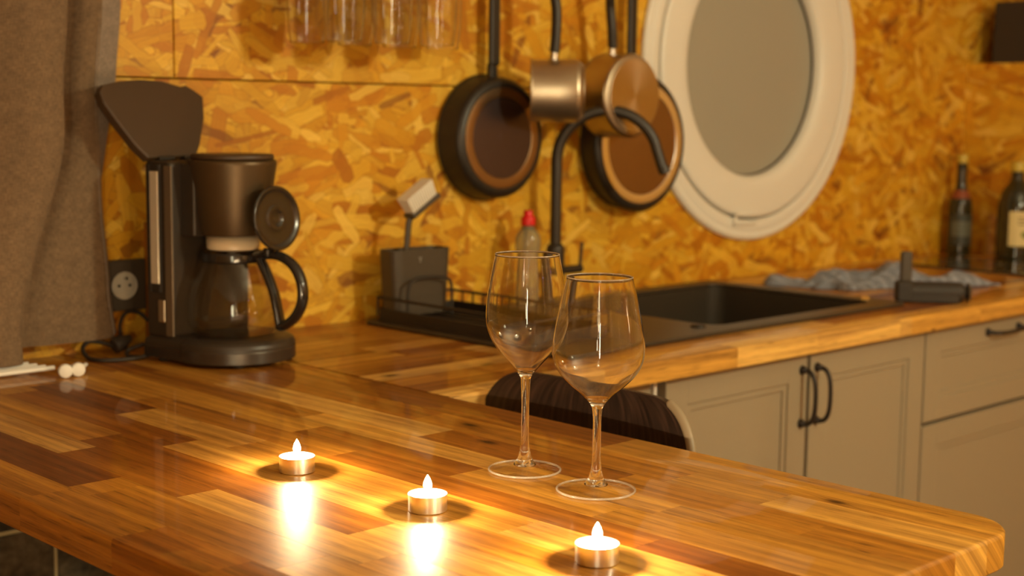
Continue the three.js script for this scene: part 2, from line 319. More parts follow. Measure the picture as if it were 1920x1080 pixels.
// worktop along the wall, cut out for the sink
const SINK = { x0: 0.665, x1: 1.672, z0: 0.042, z1: 0.545 };
{
  const g = thing('wall_worktop', 'butcher block worktop along the back wall with the black sink let in', 'worktop');
  const o = { x0: XB + 0.0004, x1: WX.r - 0.0015, z0: 0.0015, z1: ZF, r: 0.01, open: 'blr', corners: [] };
  const cut = { x0: 0.70, x1: 1.645, z0: 0.065, z1: 0.52 };
  const n = 13, w = (o.z1 - o.z0) / n;
  for (let i = 0; i < n; i++) {
    const za = o.z0 + i * w, zb = za + w; let x = o.x0, first = true;
    while (x < o.x1 - 1e-6) {
      let L = rr(0.22, 0.55) * (first ? rr(0.4, 1) : 1); first = false; let xe = Math.min(x + L, o.x1); if (o.x1 - xe < 0.1) xe = o.x1;
      if (i === n - 1 && x < 1.786 && xe > 1.6) xe = x < 1.5 ? 1.52 : 1.786;
      const m = i === n - 1 ? pick([WOODS.honey, WOODS.pale, WOODS.golden])[0] : tone();
      let rects = [[x, xe, za, zb]];
      const out = [];
      for (const [a, b, c, d] of rects) {
        if (b <= cut.x0 || a >= cut.x1 || d <= cut.z0 || c >= cut.z1) { out.push([a, b, c, d]); continue; }
        if (a < cut.x0) out.push([a, cut.x0, c, d]);
        if (b > cut.x1) out.push([cut.x1, b, c, d]);
        const ia = Math.max(a, cut.x0), ib = Math.min(b, cut.x1);
        if (c < cut.z0) out.push([ia, ib, c, cut.z0]);
        if (d > cut.z1) out.push([ia, ib, cut.z1, d]);
      }
      for (const [a, b, c, d] of out) if (b - a > 0.004 && d - c > 0.002) mesh('stave', staveGeo([[a, c], [b, c], [b, d], [a, d]], o, 'x', 0.0035), m, g);
      x = xe;
    }
  }
}
// ───────────────────────── kitchen units below the wall worktop
function panelDoor(w, h, st, rail, th = 0.02) {           // framed door, face at z = 0, lower left corner at 0, 0
  const b = [];
  b.push(box(0.01, w - 0.01, 0.01, h - 0.01, -th, -0.007));                        // ground panel
  b.push(box(0, st, 0, h, -th, 0, 0.0018), box(w - st, w, 0, h, -th, 0, 0.0018), box(st - 0.001, w - st + 0.001, 0, rail, -th, -0.0001, 0.0018), box(st - 0.001, w - st + 0.001, h - rail, h, -th, -0.0001, 0.0018));
  const i0 = st + 0.012, j0 = rail + 0.012;                                         // bead inside the frame
  b.push(box(st - 0.001, i0, rail - 0.001, h - rail + 0.001, -th, -0.0035, 0.0016), box(w - i0, w - st + 0.001, rail - 0.001, h - rail + 0.001, -th, -0.0035, 0.0016), box(st - 0.001, w - st + 0.001, rail - 0.001, j0, -th, -0.0036, 0.0016), box(st - 0.001, w - st + 0.001, h - j0, h - rail + 0.001, -th, -0.0036, 0.0016));
  return merge(b);
}
function bowHandle(L) {                                   // upright bow with two round feet, centred
  const k = [[0, -L / 2, 0.004], [0, -L / 2 + 0.002, 0.018], [0, -L / 2 + 0.014, 0.027], [0, 0, 0.031], [0, L / 2 - 0.014, 0.027], [0, L / 2 - 0.002, 0.018], [0, L / 2, 0.004]];
  const foot = () => lathe([[0, 0], [0.0085, 0], [0.0085, 0.003], [0.006, 0.006], [0.0045, 0.012], [0, 0.012]], 20).rotateX(Math.PI / 2);
  return merge([tube(k, 0.0042, 48, 10), foot().translate(0, -L / 2, 0), foot().translate(0, L / 2, 0)]);
}
const ZC = 0.616;
{
  const c = thing('corner_cabinet', 'plain cream cabinet side beside the sink cupboard, behind the dark chair', 'cabinet', XB + 0.02, 0, 0.04);
  mesh('body', box(0, 0.455, 0.1, H - T - 0.001, 0, ZC - 0.075), CREAM, c);
  mesh('front_panel', box(0.01, 0.446, 0.11, H - T - 0.003, ZC - 0.0745, ZC - 0.052, 0.002), CREAM, c);
  mesh('edge_strip', box(0.4465, 0.4535, 0.11, H - T - 0.003, ZC - 0.0745, ZC - 0.046, 0.001), FRAMEWHITE, c);
  mesh('plinth', box(0.0, 0.455, 0, 0.0995, 0.03, ZC - 0.1), CREAM, c);
  const s = thing('sink_cabinet', 'cream two-door cupboard below the black sink', 'cabinet', 0.829, 0, 0.04);
  const top = H - T - 0.001;
  mesh('body', merge([box(-0.008, 0.010, 0.1, top, 0, ZC - 0.063), box(0.7795, 0.7975, 0.1, 0.69, 0, ZC - 0.063), box(0.7795, 0.7975, 0.69, top, 0.475, ZC - 0.063), box(0.010, 0.7795, 0.1, 0.118, 0, ZC - 0.063), box(0.010, 0.7795, 0.118, top, 0, 0.012), box(0.010, 0.7795, top - 0.06, top, ZC - 0.09, ZC - 0.063)]), CREAM, s);
  mesh('plinth', box(-0.008, 0.7975, 0, 0.0995, 0.03, ZC - 0.1), CREAM, s);
  for (const k of [0, 1]) {
    const d = mesh('door', panelDoor(0.3925, 0.745, 0.056, 0.046), CREAM, s); d.position.set(k ? 0.4035 : 0, 0.112, ZC - 0.0405);
    const h = mesh('handle', bowHandle(0.097), IRON, d); h.position.set(k ? 0.0185 : 0.3755, 0.783 - 0.112, 0.0); h.userData.label = 'black iron bow handle';
  }
  const r = thing('drawer_cabinet', 'cream cabinet with a drawer above a deep front, right of the two-door cupboard', 'cabinet', 1.632, 0, 0.04);
  mesh('body', box(0.001, 1.0, 0.1, top, 0, ZC - 0.063), CREAM, r);
  mesh('plinth', box(0, 1.0, 0, 0.0995, 0.03, ZC - 0.1), CREAM, r);
  for (const [x, w] of [[0, 0.6], [0.604, 0.395]]) {
    const d = mesh('drawer', panelDoor(w, 0.184, 0.056, 0.046), CREAM, r); d.position.set(x, 0.673, ZC - 0.0405);
    const h = mesh('handle', bowHandle(0.135).rotateZ(Math.PI / 2), IRON, d); h.position.set(w / 2 + 0.013, 0.161, 0);
    const f = mesh('door', panelDoor(w, 0.553, 0.056, 0.046), CREAM, r); f.position.set(x, 0.112, ZC - 0.0405);
  }
}
// peninsula legs
for (const [x, z, l] of [[-0.275, 0.965, 'black square steel leg under the near edge of the peninsula'], [0.285, 1.36, 'black square steel leg under the far rounded corner of the peninsula'], [-0.262, 1.36, 'black square steel leg under the near rounded corner of the peninsula'], [-0.275, 0.1, 'black square steel leg under the peninsula beside the tiled wall']]) {
  const g = thing('table_leg', l, 'leg', x, 0, z, 0, 'legs of the peninsula');
  mesh('post', box(-0.022, 0.022, 0.006, H - T - 0.007, -0.022, 0.022, 0.003), MATT, g);
  mesh('top_plate', box(-0.04, 0.04, H - T - 0.0065, H - T - 0.0005, -0.04, 0.04), MATT, g);
  mesh('foot_plate', box(-0.035, 0.035, 0.0, 0.006, -0.035, 0.035), MATT, g);
}

// ───────────────────────── sink and tap
{
  const B = { x0: 1.103, x1: 1.627, z0: 0.088, z1: 0.497 }, dep = 0.19, g = thing('kitchen_sink', 'black composite sink with one bowl and a drainer under the dish rack', 'sink', 0, H, 0);
  const SINKM = phys({ color: lin(0.046, 0.035, 0.024), roughness: 0.38, specularIntensity: 0.8 });
  const flat = (s, d, y, bev) => clean(new THREE.ExtrudeGeometry(s, bev ? { depth: d, bevelEnabled: true, bevelThickness: bev, bevelSize: bev, bevelOffset: -bev, bevelSegments: 3, curveSegments: 10 } : { depth: d, bevelEnabled: false, curveSegments: 10 }).rotateX(-Math.PI / 2).translate(0, y, 0));
  // shapes are drawn in (x, -z)
  const outer = roundRect(SINK.x0, -SINK.z1, SINK.x1, -SINK.z0, 0.018); outer.holes.push(roundRect(B.x0, -B.z1, B.x1, -B.z0, 0.035, THREE.Path));
  mesh('rim', flat(outer, 0.003, 0.0025, 0.002), SINKM, g);
  const shell = roundRect(B.x0 - 0.005, -B.z1 - 0.005, B.x1 + 0.005, -B.z0 + 0.005, 0.04); shell.holes.push(roundRect(B.x0 + 0.001, -B.z1 + 0.001, B.x1 - 0.001, -B.z0 - 0.001, 0.035, THREE.Path));
  const floor = roundRect(B.x0 - 0.005, -B.z1 - 0.005, B.x1 + 0.005, -B.z0 + 0.005, 0.04);
  mesh('bowl', merge([flat(shell, dep, -dep, 0), flat(floor, 0.008, -dep - 0.008, 0)]), SINKM, g);
  const drain = mesh('drain', lathe([[0, 0], [0.045, 0], [0.045, 0.002], [0.036, 0.0025], [0.034, 0.0012], [0, 0.0012]], 40), METALS.steel, g); drain.position.set(1.36, -dep + 0.0002, 0.29);
  const rib = []; for (let i = 0; i < 7; i++) rib.push(box(0.735, 1.055, 0.0045, 0.0062, 0.12 + i * 0.055, 0.126 + i * 0.055, 0.0008));
  mesh('drainer_ribs', merge(rib), SINKM, g);
  const knob = mesh('overflow_knob', lathe([[0, 0], [0.014, 0], [0.014, 0.004], [0.010, 0.007], [0, 0.0075]], 24), BLACK, g); knob.position.set(1.068, 0.005, 0.487);
}
{
  const t = thing('kitchen_tap', 'tall matt black swan-neck tap behind the sink', 'tap', 1.136, H + 0.0055, 0.066);
  const TAPM = std({ color: lin(0.028, 0.021, 0.015), roughness: 0.38 });
  mesh('base', lathe([[0, 0], [0.026, 0], [0.026, 0.006], [0.0185, 0.01], [0.0185, 0.105], [0.0165, 0.112], [0.0115, 0.116], [0, 0.116]], 36), TAPM, t);
  const d = V(0.717, 0, 0.697), R = 0.101, y0 = 0.281, pts = [[0, 0.11, 0], [0, 0.2, 0], [0, y0 - 0.01, 0]];
  for (let i = 0; i <= 14; i++) { const a = Math.PI - i / 14 * 2.93; const s = R + R * Math.cos(a); pts.push([d.x * s, y0 + R * Math.sin(a), d.z * s]); }
  const a = Math.PI - 2.93, e = [R + R * Math.cos(a), y0 + R * Math.sin(a)]; pts.push([d.x * (e[0] + 0.012), e[1] - 0.036, d.z * (e[0] + 0.012)]);
  mesh('spout', tube(pts, 0.0112, 96, 18), TAPM, t);
  const q = d.x * (e[0] + 0.012), w = d.z * (e[0] + 0.012); mesh('aerator', rod([q, e[1] - 0.03, w], [q + 0.003, e[1] - 0.043, w + 0.003], 0.0122, 20), TAPM, t);
  const l = mesh('lever', merge([rod([0.01, 0.062, 0.006], [0.066, 0.062, 0.008], 0.0085, 20), rod([0.064, 0.064, 0.008], [0.068, 0.116, 0.009], 0.0034, 12)]), TAPM, t);
}
// washing-up bottle
{
  const b = thing('detergent_bottle', 'clear washing-up liquid bottle with a red cap behind the wine glasses', 'bottle', 1.046, H + 0.0056, 0.078);
  mesh('body', lathe(smooth([[0, 0.001], [0.024, 0.001], [0.028, 0.006], [0.0285, 0.05], [0.026, 0.09], [0.0235, 0.104], [0.025, 0.122], [0.0225, 0.138], [0.014, 0.15], [0.011, 0.154], [0.011, 0.157], [0, 0.157]], 60), 40), phys({ color: lin(0.62, 0.60, 0.42), transmission: 0.75, thickness: 0.04, ior: 1.42, roughness: 0.12 }), b);
  mesh('cap', lathe([[0, 0.1572], [0.0135, 0.1572], [0.0142, 0.159], [0.0142, 0.172], [0.0125, 0.1745], [0.009, 0.1755], [0.009, 0.184], [0.0075, 0.187], [0, 0.187]], 32), std({ color: lin(0.72, 0.012, 0.015), roughness: 0.35 }), b);
}
// dish rack, utensil cup and brush
{
  const X0 = 0.692, X1 = 0.872, Z0 = 0.052, Z1 = 0.455, y = H + 0.006;
  const t = thing('dish_rack', 'black wire dish rack with drip tray on the sink drainer', 'dish rack', 0, y, 0);
  const tray = roundRect(X0 - 0.002, -Z1, X1 + 0.002, -Z0, 0.014); tray.holes.push(roundRect(X0 + 0.003, -Z1 + 0.005, X1 - 0.003, -Z0 - 0.005, 0.01, THREE.Path));
  mesh('drip_tray', merge([new THREE.ExtrudeGeometry(tray, { depth: 0.02, bevelEnabled: true, bevelThickness: 0.001, bevelSize: 0.001, bevelSegments: 2 }).rotateX(-Math.PI / 2).translate(0, 0.0015, 0), box(X0, X1, 0.0005, 0.004, Z0 + 0.002, Z1 - 0.002)]), MATT, t);
  const yr = 0.0415, q = [[X0, yr, Z0], [X1, yr, Z0], [X1, yr, Z1], [X0, yr, Z1]];
  const rail = []; for (let i = 0; i < 4; i++) rail.push(rod(q[i], q[(i + 1) % 4], 0.0028), new THREE.SphereGeometry(0.0028, 10, 8).translate(...q[i]));
  mesh('top_rail', merge(rail), MATT, t);
  const n = 14; for (let i = 0; i <= n; i++) { const z = Z0 + (Z1 - Z0) * i / n; mesh('spindle', rod([X1, 0.0075, z], [X1, yr, z], 0.0018, 8), MATT, t); }
  for (const z of [Z0, Z1]) mesh('spindle', rod([X0, 0.0075, z], [X0, yr, z], 0.0018, 8), MATT, t);
  for (let i = 1; i < 7; i++) { const x = X0 + (X1 - X0) * i / 7; mesh('floor_wire', rod([x, 0.0092, Z0], [x, 0.0092, Z1], 0.0018, 8), MATT, t); }
  for (const z of [0.122]) mesh('plate_hoop', tube([[X0 + 0.012, 0.0095, z], [X0 + 0.012, 0.05, z], [X0 + 0.016, 0.07, z], [X0 + 0.03, 0.0775, z], [X0 + 0.095, 0.0775, z], [X0 + 0.112, 0.07, z], [X0 + 0.116, 0.05, z], [X0 + 0.116, 0.0095, z]], 0.0027, 60, 8), MATT, t);
  const c = thing('utensil_cup', 'tall grey plastic utensil cup in the dish rack holding the brush', 'utensil holder', 0.756, y + 0.0112, 0.0795);
  const wall2 = (w, d, w2, d2, h) => { // tapered rounded box shell
    const ring = (w_, d_, y_, r) => roundRect(-w_ / 2, -d_ / 2, w_ / 2, d_ / 2, r).getSpacedPoints(72).slice(0, 72).map((p) => [p.x, y_, p.y]);
    const R = [ring(w, d, 0, 0.012), ring(w2, d2, h, 0.016), ring(w2 - 0.005, d2 - 0.005, h, 0.0135), ring(w - 0.005, d - 0.005, 0.004, 0.0095)], pos = [];
    for (let s = 0; s < 3; s++) for (let i = 0; i < 72; i++) { const j = (i + 1) % 72; pos.push(...R[s][i], ...R[s + 1][i], ...R[s + 1][j], ...R[s][i], ...R[s + 1][j], ...R[s][j]); }
    for (const [r, f] of [[R[0], 0], [R[3], 1]]) for (let i = 1; i < 71; i++) f ? pos.push(...r[0], ...r[i + 1], ...r[i]) : pos.push(...r[0], ...r[i], ...r[i + 1]);
    const g = new THREE.BufferGeometry(); g.setAttribute('position', new THREE.Float32BufferAttribute(pos, 3)); g.computeVertexNormals(); return clean(toCreasedNormals(g, 0.6));
  };
  mesh('body', wall2(0.122, 0.046, 0.138, 0.052, 0.1175), GREYPLASTIC, c);
  const em = mesh('emblem', merge([rod([-0.003, 0.104, 0], [0, 0.1, 0], 0.0011, 6), rod([0.003, 0.104, 0], [0, 0.1, 0], 0.0011, 6), rod([0, 0.1, 0], [0, 0.0945, 0], 0.0011, 6)]), std({ color: lin(0.3, 0.28, 0.25), roughness: 0.5 }), c);
  em.position.set(-0.009, 0, 0.0256); em.userData.label = 'tiny pale forked mark';
  const b = thing('dish_brush', 'grey dish brush with white bristles standing in the utensil cup', 'brush', 0.742, y + 0.016, 0.082);
  mesh('handle', merge([tube([[-0.022, 0.0, 0], [-0.014, 0.07, 0], [-0.006, 0.13, 0], [-0.002, 0.162, 0], [0.006, 0.176, 0]], 0.0062, 40, 12).scale(1, 1, 0.75)]), GREYPLASTIC, b);
  const head = new RoundedBoxGeometry(0.076, 0.010, 0.03, 3, 0.004).rotateZ(32 * D2R).translate(0.029, 0.19, 0);
  mesh('head', head, GREYPLASTIC, b);
  const tufts = []; for (let i = 0; i < 12; i++) for (let j = 0; j < 5; j++) tufts.push(new THREE.CylinderGeometry(0.0034, 0.0024, 0.031, 7).rotateX((j - 2) * 0.035).rotateZ((i - 5.5) * -0.012).translate(-0.031 + i * 0.0056, 0.02, -0.011 + j * 0.0055));
  mesh('bristles', merge(tufts).rotateZ(32 * D2R).translate(0.029, 0.19, 0), std({ color: lin(0.78, 0.74, 0.66), roughness: 0.8 }), b);
}

// ───────────────────────── coffee maker
{
  const t = thing('coffee_maker', 'black filter coffee maker with its lid standing open by the curtain', 'coffee maker', 0.2841, H + 0.0005, 0.2096, Math.atan2(0.187, 0.982));
  const PL = std({ color: lin(0.034, 0.024, 0.016), roughness: 0.42 }), BROWN = std({ color: lin(0.058, 0.032, 0.015), roughness: 0.5 });
  const HOP = phys({ color: lin(0.092, 0.058, 0.026), roughness: 0.4, metalness: 0.55 });
  // base: round in front, square behind
  const s = new THREE.Shape(); s.moveTo(-0.086, -0.105 * -1); s.lineTo(-0.086, 0.02); s.absarc(0, 0, 0.0925, Math.PI - 0.21, 2 * Math.PI + 0.21, false); s.lineTo(0.086, 0.105); s.closePath(); // y is -z
  const ext = (d, y, bv, bs) => new THREE.ExtrudeGeometry(s, { depth: d, bevelEnabled: true, bevelThickness: bv, bevelSize: bs, bevelOffset: -bs, bevelSegments: 4, curveSegments: 40 }).rotateX(-Math.PI / 2).translate(0, y, 0);
  mesh('base', ext(0.012, 0.016, 0.012, 0.016), PL, t);
  mesh('base_band', (() => { const g = new THREE.ExtrudeGeometry(s, { depth: 0.016, bevelEnabled: true, bevelThickness: 0.0015, bevelSize: 0.0015, bevelOffset: -0.001, bevelSegments: 2, curveSegments: 40 }); return g.rotateX(-Math.PI / 2).translate(0, 0.0065, 0); })(), std({ color: lin(0.10, 0.09, 0.08), roughness: 0.26, metalness: 0.8 }), t);
  for (const [x, z] of [[-0.05, 0.06], [0.05, 0.06], [-0.07, -0.08], [0.07, -0.08]]) mesh('foot', lathe([[0, 0], [0.008, 0], [0.009, 0.005], [0, 0.005]], 16).translate(x, 0, z), MATT, t);
  mesh('hot_plate', lathe([[0, 0.037], [0.066, 0.037], [0.067, 0.0395], [0.064, 0.0405], [0, 0.0405]], 56), BLACK, t);
  // reservoir column
  mesh('column', merge([box(-0.082, 0.082, 0.035, 0.303, -0.105, -0.048, 0.008), box(-0.06, 0.06, 0.19, 0.3, -0.06, -0.02, 0.004)]), PL, t);
  mesh('column_trim', box(-0.0845, -0.0815, 0.04, 0.296, -0.046 - 0.012, -0.046 + 0.004, 0.001), std({ color: lin(0.20, 0.15, 0.10), roughness: 0.3, metalness: 0.5 }), t);
  mesh('water_gauge', merge([box(-0.0855, -0.082, 0.118, 0.288, -0.089, -0.071, 0.0015)]), phys({ color: lin(0.75, 0.68, 0.55), roughness: 0.12, clearcoat: 1, metalness: 0.35 }), t);
  mesh('gauge_frame', merge([box(-0.0845, -0.0815, 0.105, 0.298, -0.0935, -0.0895, 0.001), box(-0.0845, -0.0815, 0.105, 0.298, -0.0705, -0.0665, 0.001), box(-0.0845, -0.0815, 0.2885, 0.298, -0.0895, -0.0705, 0.001), box(-0.0845, -0.0815, 0.105, 0.1175, -0.0895, -0.0705, 0.001)]), BLACK, t);
  mesh('switch', box(-0.0855, -0.082, 0.06, 0.095, -0.074, -0.06, 0.002), METALS.brushed, t);
  // filter head
  mesh('filter_housing', lathe([[0, 0.192], [0.047, 0.192], [0.05, 0.194], [0.0555, 0.225], [0.0615, 0.265], [0.0665, 0.298], [0.0665, 0.303], [0.0645, 0.306], [0, 0.306]], 72), HOP, t);
  mesh('housing_rim', lathe([[0, 0.3062], [0.061, 0.3062], [0.0625, 0.308], [0.0625, 0.312], [0.0605, 0.3142], [0.05, 0.3135], [0, 0.3125]], 64), BROWN, t);
  mesh('drip_collar', lathe([[0, 0.170], [0.038, 0.170], [0.040, 0.172], [0.041, 0.1915], [0, 0.1915]], 48), std({ color: lin(0.72, 0.60, 0.42), roughness: 0.3 }), t);
  // open lid: fan-shaped board leaning back to the wall
  const L = [[-0.0806, -0.0031], [-0.0969, 0.0193], [-0.1160, 0.0591], [-0.1285, 0.0899], [-0.1284, 0.1075], [-0.1193, 0.1183], [-0.0840, 0.1262], [-0.0413, 0.1300], [0.0005, 0.1283], [0.0351, 0.1197], [0.0472, 0.1218], [0.0623, 0.1127], [0.0756, 0.1015], [0.0612, 0.0636], [0.0319, 0.0173], [0.0162, -0.0009]];
  const ls = new THREE.Shape(L.map(([a, b]) => new THREE.Vector2(a, b)));
  const lg = new THREE.ExtrudeGeometry(ls, { depth: 0.010, bevelEnabled: true, bevelThickness: 0.003, bevelSize: 0.003, bevelOffset: -0.003, bevelSegments: 3 }).translate(0, 0, -0.008).rotateX(-27 * D2R).translate(0, 0.3075, -0.1);
  const lid = mesh('lid', lg, BROWN, t); lid.userData.label = 'dark brown lid standing open';
  mesh('hinge', merge([rod([-0.06, 0.305, -0.0985], [-0.03, 0.305, -0.0985], 0.0055), rod([-0.01, 0.305, -0.0985], [0.012, 0.305, -0.0985], 0.0055)]), BLACK, lid);
  // glass jug standing on the hot plate: a thing of its own
  const j = thing('coffee_jug', 'empty glass coffee jug with black handle on the hot plate', 'jug', 0.2841, H + 0.0416, 0.2096, Math.atan2(0.187, 0.982));
  const out = smooth([[0.056, 0], [0.0625, 0.004], [0.0685, 0.018], [0.0708, 0.032], [0.069, 0.052], [0.062, 0.078], [0.053, 0.1], [0.0475, 0.114], [0.0465, 0.122]], 40);
  const inn = out.map(([r, y]) => [r - 0.0022, Math.max(y, 0.0025)]).reverse();
  mesh('glass_body', lathe([[0, 0], ...out, [0.0455, 0.1235], ...inn, [0, 0.0025]], 80), phys({ color: lin(0.86, 0.84, 0.8), transmission: 1, thickness: 0, ior: 1.5, roughness: 0.0 }), j);
  mesh('collar', lathe([[0.0468, 0.112], [0.0482, 0.1105], [0.0492, 0.113], [0.049, 0.122], [0.048, 0.1255], [0.0468, 0.1245], [0.0468, 0.112]], 64), GLOSSBLACK, j);
  const hp = [[0, 0.121, 0.05], [0, 0.125, 0.075], [0, 0.1235, 0.1], [0, 0.112, 0.125], [0, 0.088, 0.141], [0, 0.06, 0.142], [0, 0.036, 0.128], [0, 0.022, 0.108], [0, 0.019, 0.098]];
  const strap = [[0, 0.119, 0.0555], [0, 0.1, 0.068], [0, 0.07, 0.084], [0, 0.04, 0.093], [0, 0.019, 0.098]];
  const h = mesh('handle', merge([tube(hp, 0.0072, 72, 14).scale(1.35, 1, 1), tube(strap, 0.0062, 40, 12).scale(1.5, 1, 1)]), GLOSSBLACK, j);
  const disc = lathe([[0, -0.003], [0.03, -0.003], [0.042, -0.0015], [0.0475, 0.002], [0.0485, 0.005], [0.0465, 0.0075], [0.042, 0.0055], [0.036, 0.003], [0.022, 0.0025], [0.019, 0.005], [0.012, 0.0052], [0.010, 0.002], [0, 0.002]], 64).rotateX(Math.PI / 2);
  const jl = mesh('jug_lid', merge([disc.rotateX(-6 * D2R).translate(0.004, 0.1795, 0.0835), box(-0.012, 0.012, 0.122, 0.136, 0.072, 0.084, 0.003)]), GLOSSBLACK, j); jl.userData.label = 'round black jug lid flipped upright';
  // mains cable and plug lying by the machine
  const w = thing('mains_cable', 'black mains cable with plug looping between curtain and coffee maker', 'cable', 0, H, 0);
  mesh('cable', tube([[0.196, 0.012, 0.126], [0.175, 0.004, 0.12], [0.145, 0.0034, 0.118], [0.118, 0.0034, 0.105], [0.112, 0.0034, 0.075], [0.121, 0.014, 0.04], [0.137, 0.021, 0.03], [0.156, 0.018, 0.04], [0.165, 0.014, 0.052]], 0.0033, 90, 10), MATT, w);
  mesh('cable_loop', tube([[0.19, 0.02, 0.10], [0.172, 0.01, 0.085], [0.168, 0.0034, 0.092], [0.18, 0.0034, 0.112], [0.198, 0.006, 0.118]], 0.0033, 60, 10), MATT, w);
  mesh('cable_end', tube([[0.24, 0.045, 0.028], [0.232, 0.056, 0.018], [0.218, 0.06, 0.016], [0.203, 0.056, 0.02], [0.19, 0.04, 0.03], [0.185, 0.026, 0.042], [0.178, 0.022, 0.055]], 0.003, 60, 10), MATT, w);
  mesh('plug', merge([lathe([[0, 0], [0.011, 0], [0.0125, 0.004], [0.0125, 0.016], [0.008, 0.024], [0.005, 0.032], [0, 0.032]], 24).rotateZ(-1.2).translate(0.163, 0.0135, 0.058)]), MATT, w);
}
// wall socket and the brown strip behind the machine
{
  const s = thing('wall_socket', 'grey wall socket plate with a pale round outlet beside the curtain', 'socket', 0.211, 1.001, 0.0);
  mesh('plate', box(-0.0395, 0.0395, -0.041, 0.041, 0.0005, 0.009, 0.003), GREYPLASTIC, s);
  const OUT = std({ color: lin(0.5, 0.46, 0.38), roughness: 0.4 });
  mesh('outlet', lathe([[0, 0.0095], [0.0185, 0.0095], [0.0195, 0.012], [0.0215, 0.0125], [0.0225, 0.011], [0.0225, 0.0092], [0, 0.0092]].reverse(), 40).rotateX(Math.PI / 2), OUT, s);
  mesh('contacts', merge([rod([-0.0095, 0, 0.0085], [-0.0095, 0, 0.0102], 0.0025), rod([0.0095, 0, 0.0085], [0.0095, 0, 0.0102], 0.0025)]), BLACK, s);
  mesh('earth_pin', rod([0, 0.012, 0.009], [0, 0.012, 0.017], 0.0022), METALS.steel, s);
  const b = mesh('brown_strip', box(0.2512, 0.2655, H + 0.0005, 1.1, 0.0006, 0.014, 0.002), WOODS.russet[0]);  // narrow upright brown strip of unknown kind against the wall
  metricUV(b.geometry, (x, y) => [x / 0.3, y]); tag(b, 'narrow brown strip against the wall behind the coffee maker', 'wood strip');
}
// ───────────────────────── white rack of rods under the curtain
{
  const r = thing('rod_trivet', 'white metal rack of thin rods lying under the curtain hem', 'rack', 0, H, 0);
  for (let i = 0; i < 5; i++) mesh('rod', rod([-0.30, 0.0085, 0.148 - i * 0.019], [0.022 - i * 0.004, 0.0085, 0.142 - i * 0.019], i ? 0.0024 : 0.0034, 12), WHITE, r);
  mesh('cross_bar', merge([rod([-0.26, 0.0035, 0.16], [-0.26, 0.0035, 0.062], 0.0032), rod([-0.12, 0.0035, 0.152], [-0.12, 0.0035, 0.062], 0.0032)]), WHITE, r);
  for (const [x, z] of [[0.0165, 0.187], [0.036, 0.187]]) {
    mesh('knob', lathe([[0, -0.006], [0.008, -0.006], [0.0098, -0.004], [0.0102, 0], [0.0098, 0.004], [0.008, 0.006], [0, 0.006]], 32).rotateX(Math.PI / 2).rotateY(-0.35).translate(x, 0.0103, z), WHITE, r);
    mesh('knob_arm', rod([x + 0.003, 0.0103, z - 0.004], [x + 0.03, 0.0095, z - 0.034], 0.003), WHITE, r);
  }
}
// ───────────────────────── curtain
{
  const t = thing('curtain', 'brown-grey linen curtain hanging over the left end of the worktop', 'curtain', 0, 0, 0);
  const cloth = dataTex(256, 256, (u, v) => { const a = 0.74 + 0.1 * noise(u * 256 / 2.2, v * 18, 1) + 0.1 * noise(u * 18, v * 256 / 2.2, 4) + 0.12 * fbm(u * 9, v * 9, 6, 3); return [a, a * 0.98, a * 0.95]; });
  const m = std({ color: lin(0.33, 0.22, 0.13), map: cloth, roughness: 0.95, side: THREE.DoubleSide });
  const edge = (y) => { const k = [[0.92, 0.176], [1.0, 0.166], [1.15, 0.157], [1.3, 0.155], [1.45, 0.167], [1.7, 0.175], [2.25, 0.18]]; for (let i = 0; i + 1 < k.length; i++) if (y <= k[i + 1][0]) { const q = Math.max(0, (y - k[i][0]) / (k[i + 1][0] - k[i][0])); const s = q * q * (3 - 2 * q); return k[i][1] + s * (k[i + 1][1] - k[i][1]); } return 0.17; };
  const f = (u, v) => {
    const y = 0.924 + v * 1.33, xe = edge(y), x = -0.75 + (xe + 0.75) * u, d = xe - x;
    const calm = Math.min(1, (y - 0.92) / 0.35);
    const q0 = Math.min(1, Math.max(0, (y - 0.92) / 0.36)), d0 = 0.148 - 0.098 * q0 * q0 * (3 - 2 * q0);      // the front fold swings back to the left near the hem
    const far = Math.min(1, Math.max(0, (d - d0) / 0.04)), body = far * far * (3 - 2 * far);
    let z = 0.040 + body * (0.042 + 0.030 * Math.sin((d - d0) * 24 + 0.3 * Math.sin(y * 3)));
    z -= 0.026 * Math.exp(-(((d - d0 + 0.006) / 0.014) ** 2)) * (0.25 + 0.75 * calm);            // the narrow deep fold beside the edge
    z += 0.006 * noise(x * 9, y * 4, 2);
    return V(x, y - 0.012 * body, Math.max(z, 0.010));
  };
  mesh('cloth', sheet(f, 190, 60, 0.0016, [6, 9]), m, t);
  // pale lining turned back along the edge
  const f2 = (u, v) => { const y = 0.93 + v * 1.32, xe = edge(y), wdt = 0.012 + 0.031 * Math.min(1, Math.max(0, (y - 1.17) / 0.15)); return V(xe - 0.004 + u * wdt, y, 0.042 - 0.016 * u + 0.003 * Math.sin(y * 8)); };
  const l = mesh('lining_edge', sheet(f2, 8, 60, 0.0016, [0.3, 9]), std({ color: lin(0.46, 0.38, 0.32), map: cloth, roughness: 0.95, side: THREE.DoubleSide }), t); l.userData.label = 'paler lining turned back along the edge';
  const rd = thing('curtain_rod', 'black curtain rod above the left end of the worktop', 'rod', 0, 2.27, 0.08);
  mesh('pole', rod([-0.85, 0, 0], [0.27, 0, 0], 0.011), BLACK, rd);
  for (const x of [-0.8, 0.23]) mesh('bracket', rod([x, 0, 0], [x, 0, -0.0795], 0.007), BLACK, rd);
}
